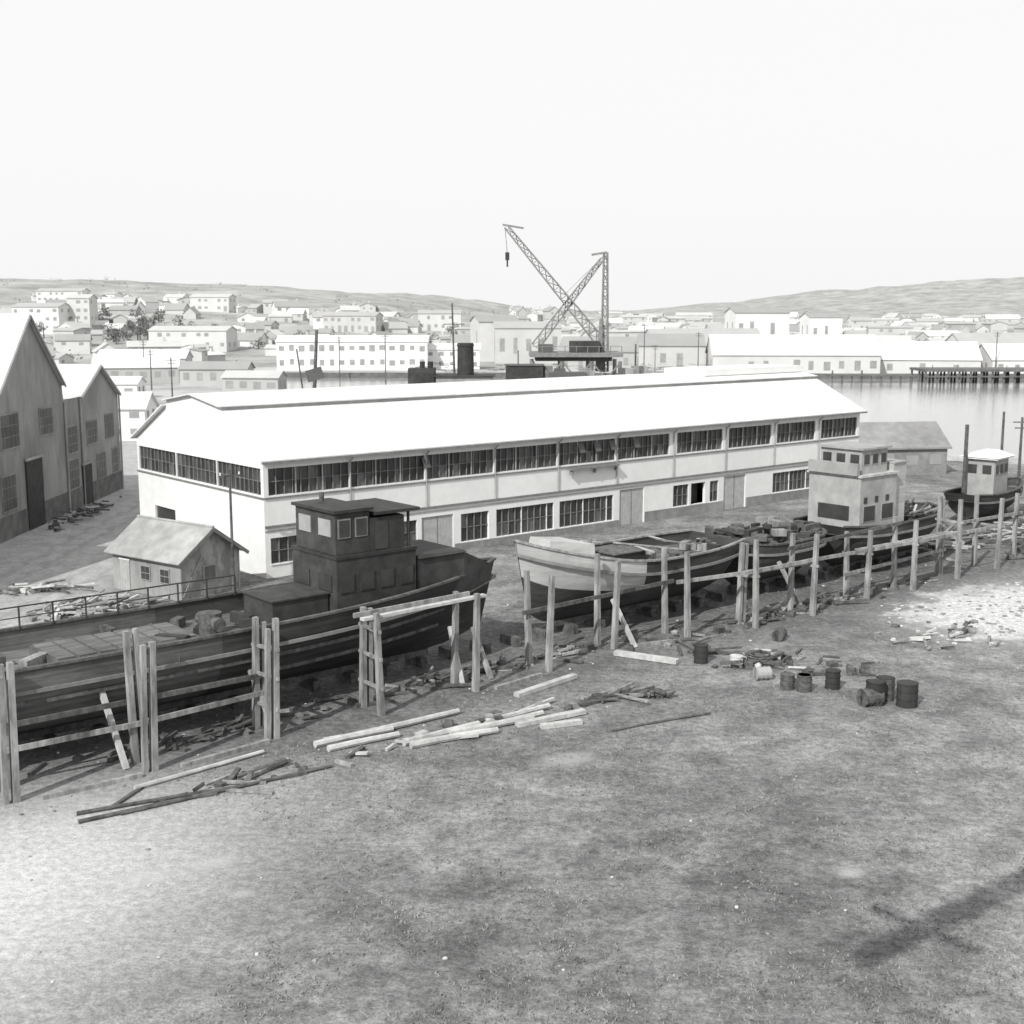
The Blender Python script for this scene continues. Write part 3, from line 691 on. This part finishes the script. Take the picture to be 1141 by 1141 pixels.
# ---------------------------------------------------------------- loose timber, drums
def log(name,pts,r,k='timber_l',flat=False):
    m=MB()
    for a,b in pts:
        za=r; 
        if flat: m.beam((a[0],a[1],za*.6),(b[0],b[1],za*.6+U(0,.06)),r*2,r*1.1,k)
        else: m.cyl((a[0],a[1],za*.9),(b[0],b[1],za),r,r*.8,k,8,U(-.08,.08))
    return m.make(name)
log('spar_pile',[((-7.8,47.7),(-2.3,51.9)),((-7.2,47.2),(-4.6,48.9)),((-7.5,48.1),(-4.9,49.6))],.15)
log('spar_pile',[((-4.3,47.9),(1.6,52.6)),((-4.0,47.6),(-.6,49.4)),((-2.5,49.0),(.9,51.0)),((-1.6,49.4),(1.3,51.6))],.16)
log('timber_baulk',[((.2,54.3),(2.96,57.3))],.17,'timber_l',True)
log('timber_baulk',[((5.2,61.4),(8.1,59.6))],.2,'timber_l',True)
log('timber_baulk',[((.2,50.2),(3.1,51.9)),((1.2,50.0),(2.9,50.6))],.16,'timber_l',True)
log('old_spar',[((-14.6,40.2),(-6.8,45.5)),((-13.4,40.9),(-7.4,45.1)),((-14.9,40.9),(-10,43.3))],.08,'timber_d')
log('spar',[((4.06,49.6),(8.5,51.9))],.06,'timber_d')
log('spar',[((-13.6,43.2),(-9.7,47.0))],.1,'timber_l')
def heap(name,cx,cy,rx,ry,n,ks,ang=.7,l=(.4,2.4),h=.35):
    m=MB(); c,s=math.cos(ang),math.sin(ang)
    for i in range(n):
        a,b=random.gauss(0,.5)*rx,random.gauss(0,.5)*ry; x=cx+a*c-b*s;y=cy+a*s+b*c
        k=random.choice(ks); L_=U(*l); an=ang+random.gauss(0,.6); z=U(.04,h)
        if R()<.65: m.beam((x,y,z),(x+math.cos(an)*L_,y+math.sin(an)*L_,max(.05,z+U(-.2,.2))),U(.06,.22),U(.05,.15),k)
        elif R()<.6: m.lump((x,y,.05),U(.08,.3),k)
        else: m.obox((x,y,.15),U(.2,.5),U(.2,.5),U(.15,.4),an,k,U(-.3,.3))
    return m.make(name)
def coil(name,cx,cy,r):
    m=MB()
    for q in range(5):
        rr=r*(1-.06*q); n=18
        for i in range(n):
            a=2*math.pi*i/n;b=2*math.pi*(i+1)/n
            m.cyl((cx+rr*math.cos(a)+.03*q,cy+rr*math.sin(a),.08+.1*q),(cx+rr*math.cos(b)+.03*q,cy+rr*math.sin(b),.08+.1*q),.05,.05,'iron',5)
    return m.make(name)
heap('scrap_heap',12.2,59.5,2.0,1.0,45,['iron','timber_d','iron','iron','rubble'],.2,(.3,1.1),.5)
coil('cable_coil',12.0,59.9,.7)
heap('scrap_heap',6.3,54.2,.8,.5,18,['iron','iron','timber_d'],.3,(.2,.6),.4)
heap('timber_offcuts',3.6,53.6,2.2,.6,22,['timber','timber_d','timber_d'],.6,h=.15)
heap('timber_offcuts',-1.5,50.6,4,.6,22,['timber','timber_l','timber_d'],.7,h=.15)
heap('timber_offcuts',-10.5,43.6,4.5,.6,20,['timber_d','timber_d','timber'],.6,h=.12)
heap('timber_offcuts',9.4,61.5,1.2,.8,16,['iron','timber_d','timber_d'],.6,h=.3)
heap('timber_offcuts',15,58,3,1.5,20,['iron','timber_d','timber_d'],.3,(.2,1.0),.12)
heap('timber_offcuts',22.5,65,4,2.5,44,['timber_d','rubble','dirtclod'],.5,(.2,1.2),.15)
heap('timber_stack',37,94.5,6,2.5,110,['timber','timber_l','timber_d'],.5,(1,4.5),.7)
heap('timber_stack',40,88,7,2.5,70,['timber','timber_d','timber_d'],.5,(1,4.0),.6)
heap('timber_stack',30,90,5,2,90,['timber','timber_l','timber_d','iron'],.5,(1,4),.9)
heap('timber_stack',22,88,7,2,110,['timber_d','timber_d','timber','iron'],.7,(1,4),1.4)
heap('timber_stack',10,80,7,1.6,90,['timber_d','timber_d','timber','iron'],.7,(1,3),1.2)
heap('timber_stack',44,90,6,2.5,70,['timber','timber_l','timber_d'],.3,(1,4.5),.4)
heap('rubble_heap',-24.5,70.5,3,1.8,150,['rubble','timber','cabin_l','timber_d'],1.0,(.4,2.0),.6)
heap('rubble_heap',-30,76,2.5,1.0,50,['timber_d','rubble','timber'],.3,(.3,2),.4)
heap('rubble_heap',-19,69,3,1.2,60,['timber_d','timber','iron'],.7,(.3,2),.6)
heap('scrap_heap',-36.2,104,1,6,70,['iron','timber_d','iron','timber'],0,(.3,1.5),1.0)
heap('slip_debris',-2,58,11,1.0,110,['timber_d','timber_d','timber','iron'],.69,(.3,1.8),.15)
heap('slip_debris',16,70.5,11,1.0,120,['timber_d','timber_d','timber','iron'],.69,(.3,1.8),.2)
heap('slip_debris',-13,48.5,6,.8,40,['timber_d','timber_d','iron'],.69,(.3,1.8),.15)
def drum(x,y,h=.9,r=.34,lie=False,ang=0,k='iron',name='oil_drum'):
    m=MB(); n=14
    if lie: a=Vector((x,y,r));d=Vector((math.cos(ang),math.sin(ang),0))
    else: a=Vector((x,y,0));d=Vector((0,0,1))
    m.cyl(a,a+d*h,r,r,k,n)
    for q in (.0,.33,.66,.96): m.cyl(a+d*h*q,a+d*(h*q+.04),r+.025,r+.025,k,n)
    m.cyl(a+d*(h-.0),a+d*(h+.01),r-.04,r-.04,'black',n)
    return m.make(name)
drum(16.0,53.4,1.0,.42,k='black'); drum(17.3,53.1,1.05,.45,k='black'); drum(16.6,54.0,1.0,.4,k='iron')
drum(15.3,53.0,.9,.38,True,.4,'iron'); drum(12.6,55.6,.7,.32); drum(13.3,55.3,.75,.34); drum(14.7,55.7,.85,.33,k='black'); drum(11.4,57.0,.7,.3,True,.2,'cabin_l'); drum(9.3,60,.9,.34,k='black'); drum(10.9,59.2,.55,.3,k='rubble')
drum(13.9,64.0,.8,.3,True,1.1)

# ---------------------------------------------------------------- lattice crane
def lattice(m,a,b,w0,w1,n,k,t=.16):
    a=Vector(a);b=Vector(b);d=(b-a).normalized(); x=Vector((0,1,0)); y=d.cross(x).normalized()
    def c(i,q):
        f=i/n; w=(w0+(w1-w0)*f)/2; p=a.lerp(b,f); sx_,sy_=((-1,-1),(1,-1),(1,1),(-1,1))[q%4]; return p+x*sx_*w+y*sy_*w
    for q in range(4):
        m.beam(c(0,q),c(n,q),t,t,k)
        for i in range(n):
            m.beam(c(i,q),c(i+1,q+1),t*.55,t*.55,k); m.beam(c(i,q),c(i,q+1),t*.55,t*.55,k)
cr=empty('lattice_jib_crane'); m=MB()
lattice(m,(15.2,220,12.2),(-1.0,220,31.6),1.7,.7,13,'crane',.22)
m.make('jib',cr); m=MB()
lattice(m,(4.1,221.5,11.2),(15.6,221.5,26.2),1.5,.6,10,'crane',.22)
m.make('back_boom',cr); m=MB()
lattice(m,(16.0,219,7),(16.0,219,27.2),1.2,.6,12,'crane',.22)
m.beam((16.2,219,27.2),(13.6,219,26.8),.35,.35,'crane')
m.beam((16,219,27),(9,220,20),.07,.07,'crane')
m.beam((4.2,221.5,11),(16,219,27),.08,.08,'crane'); m.beam((15.3,219,7),(15.4,219,16),1.3,1.3,'crane',.5,.5)
m.make('mast',cr); m=MB()
m.beam((-1.6,220,31.9),(2.0,220,31.3),.3,.3,'crane'); m.beam((-1.2,220,31.6),(-.8,220,27),.06,.06,'black'); m.obox((-.8,220,26.6),.7,.5,1.3,0,'black'); m.beam((-.8,220,26),(-.8,220,24.8),.2,.2,'black')
m.make('hook_block',cr); m=MB()
m.box(3,18.8,214,226,9.6,10.3,'crane'); m.box(4,17,215,225,8.9,9.58,'iron'); m.box(10,15,216,222,10.3,12.2,'cabin_d')
m.box(4.6,7,216,223,10.3,11.6,'iron')
for i in range(9): 
    x=3.2+i*1.92; m.cyl((x,214.2,10.3),(x,214.2,11.4),.07,.07,'crane',5)
m.beam((3.2,214.2,11.4),(18.6,214.2,11.4),.09,.09,'crane')
for x in(3.5,8.5,13.5,18.3):
    for y in(214.5,225.5):
        m.beam((x,y,0),(x,y,8.9),.5,.5,'crane'); 
for x in (3.5,8.5,13.5): m.beam((x,214.5,3),(x+5,214.5,8.8),.25,.25,'crane'); m.beam((x+5,214.5,3),(x,214.5,8.8),.25,.25,'crane')
m.make('portal',cr)
st=empty('moored_lighter',(-4,205,0),0)
m=MB(); hull_mesh(m,30,8,-.6,4.4,1.0,.5,'iron',None,.6,.8); m.make('hull',st)
m=MB(); m.box(3,9,-2.5,2.5,3.6,8.6,'cabin_d'); m.box(2.8,9.2,-2.7,2.7,8.61,8.75,'iron'); m.box(10,16,-2,2,3.6,7.5,'iron'); m.cyl((24,0,4),(24,0,12),.2,.15,'timber_d',6); m.cyl((5,0,8.7),(5,0,11),.12,.1,'timber_d',6)
for i in range(10): m.obox((U(9,26),U(-2,2),7.4),U(.6,2),U(.6,2),U(.6,2.4),U(0,3),random.choice(['iron','cabin_l','crane']))
m.make('deck_gear',st)

st=empty('steam_tug',(-15.4,158,0),0)
m=MB(); hull_mesh(m,26,6.5,-.6,3.0,1.2,.5,'black',None,.6,.8); m.make('hull',st)
m=MB(); cabin(m,6,13,-2,2,2.4,9.2,'cabin_l','cabin_d',5,(.5,.8),.3,2)
m.cyl((9.6,0,9.3),(9.6,0,13.3),1.05,1.0,'black',16); m.cyl((9.6,0,12.9),(9.6,0,13.1),1.1,1.1,'black',16)
m.cyl((8.3,1.5,2.4),(7.9,1.5,18.2),.2,.11,'timber_d',6); m.beam((6.8,1.5,15.6),(9.4,1.5,15.6),.1,.1,'timber_d')
for x in (4.2,5.2): m.cyl((x,0,8),(x,0,11),.28,.35,'black',8)
m.box(2.5,5.8,-1.6,1.6,2.4,10.2,'cabin_d')
m.make('funnel_and_house',st)
m=MB(); m.cyl((-25.5,160,0),(-24.6,160,14.9),.3,.2,'timber_d',7); m.cyl((-25.6,160,0),(-27.2,160,12.5),.12,.1,'timber_d',6); m.beam((-26,160,9),(-24,160,9.6),.4,1.5,'iron'); m.make('derrick_post')
def pole(x,y,h_,z=0,name='telegraph_pole'):
    m=MB(); m.cyl((x,y,z),(x,y,z+h_),.16,.11,'timber_d',6); m.beam((x-.9,y,z+h_-.5),(x+.9,y,z+h_-.5),.1,.12,'timber_d'); m.beam((x-.7,y,z+h_-1.1),(x+.7,y,z+h_-1.1),.1,.12,'timber_d'); m.make(name)
for x,y,hh in ((-62,230,9),(-80,280,9),(-96,330,10),(-30,300,12),(50,340,12),(90,345,12),(130,340,12),(-45,330,11),(24,330,14),(36,345,14),(52,128,6.5)): pole(x,y,hh)
for x,y in ((-62,215),(-70,222),(-58,240),(-75,236),(-90,280)):
    heap('scrap_heap',x,y,4,2,40,['iron','timber_d','timber','white'],.1,(.5,3),1.6)
for x,y in ((0,338),(15,340),(35,338),(55,342),(-20,345)):
    heap('quayside_cargo',x,y,9,1.2,50,['iron','timber_d','timber','black'],.0,(1,5),3.5)
m=MB()
for i in range(26):
    p=Vector((-29.5+i*.25,121+i*2,0)); m.cyl((p.x,p.y,0),(p.x,p.y,1.2),.06,.05,'timber',5)
m.beam((-29.5,121,1.1),(-23.2,171,1.1),.06,.1,'timber'); m.beam((-29.5,121,.6),(-23.2,171,.6),.06,.1,'timber')
m.make('post_and_rail_fence')

cj=empty('unseen_shadow_beam'); m=MB()  # unseen beam and mast, added to cast the lower-right ground shadow
lattice(m,(-6.6,3.6,25),(24,26.6,25),.5,.7,22,'crane',.18)
m.beam((-6.6,3.6,25),(24,26.6,25),.7,.5,'crane')
m.beam((-5.6,6.6,25),(-3.4,3.8,25),.25,.25,'crane'); m.cyl((24,26.6,0),(24,26.6,26),.5,.4,'crane',8)
m.make('shadow_beam_and_mast',cj)

# ---------------------------------------------------------------- light, sky, camera
el=math.radians(38); hd=Vector((.5,.866,0))
d=Vector((hd.x*math.cos(el),hd.y*math.cos(el),-math.sin(el)))
sl=bpy.data.lights.new('sun','SUN'); sl.energy=4.1; sl.angle=math.radians(.5); sl.color=(1,.992,.975)
so=bpy.data.objects.new('sun',sl); sc.collection.objects.link(so); so.rotation_euler=d.to_track_quat('-Z','Y').to_euler(); so.location=(-30,-50,60)
w=bpy.data.worlds.new('World'); sc.world=w; w.use_nodes=True; N=w.node_tree.nodes; L=w.node_tree.links
bg=N['Background']; sk=N.new('ShaderNodeTexSky'); sk.sky_type='NISHITA'; sk.sun_disc=False; sk.sun_elevation=el; sk.sun_rotation=math.radians(210); sk.dust_density=4; sk.air_density=1.5
bw=N.new('ShaderNodeRGBToBW'); L.new(sk.outputs[0],bw.inputs[0])
mr=N.new('ShaderNodeMapRange'); mr.inputs['From Min'].default_value=0; mr.inputs['From Max'].default_value=12; mr.inputs['To Min'].default_value=7.7; mr.inputs['To Max'].default_value=8.5
L.new(bw.outputs[0],mr.inputs['Value'])
cc=N.new('ShaderNodeCombineColor'); 
for i in range(3): L.new(mr.outputs[0],cc.inputs[i])
L.new(cc.outputs[0],bg.inputs['Color']); bg.inputs['Strength'].default_value=.12
cam=bpy.data.cameras.new('camera'); cam.lens=44.2; cam.sensor_width=36; cam.clip_end=20000; cam.clip_start=.1
cam.dof.use_dof=True; cam.dof.focus_distance=36; cam.dof.aperture_fstop=1.6
co=bpy.data.objects.new('camera',cam); sc.collection.objects.link(co); co.location=(0,0,17); co.rotation_euler=(math.radians(81),0,0); sc.camera=co
sc.view_settings.view_transform='Standard'; sc.view_settings.look='None'; sc.view_settings.exposure=0
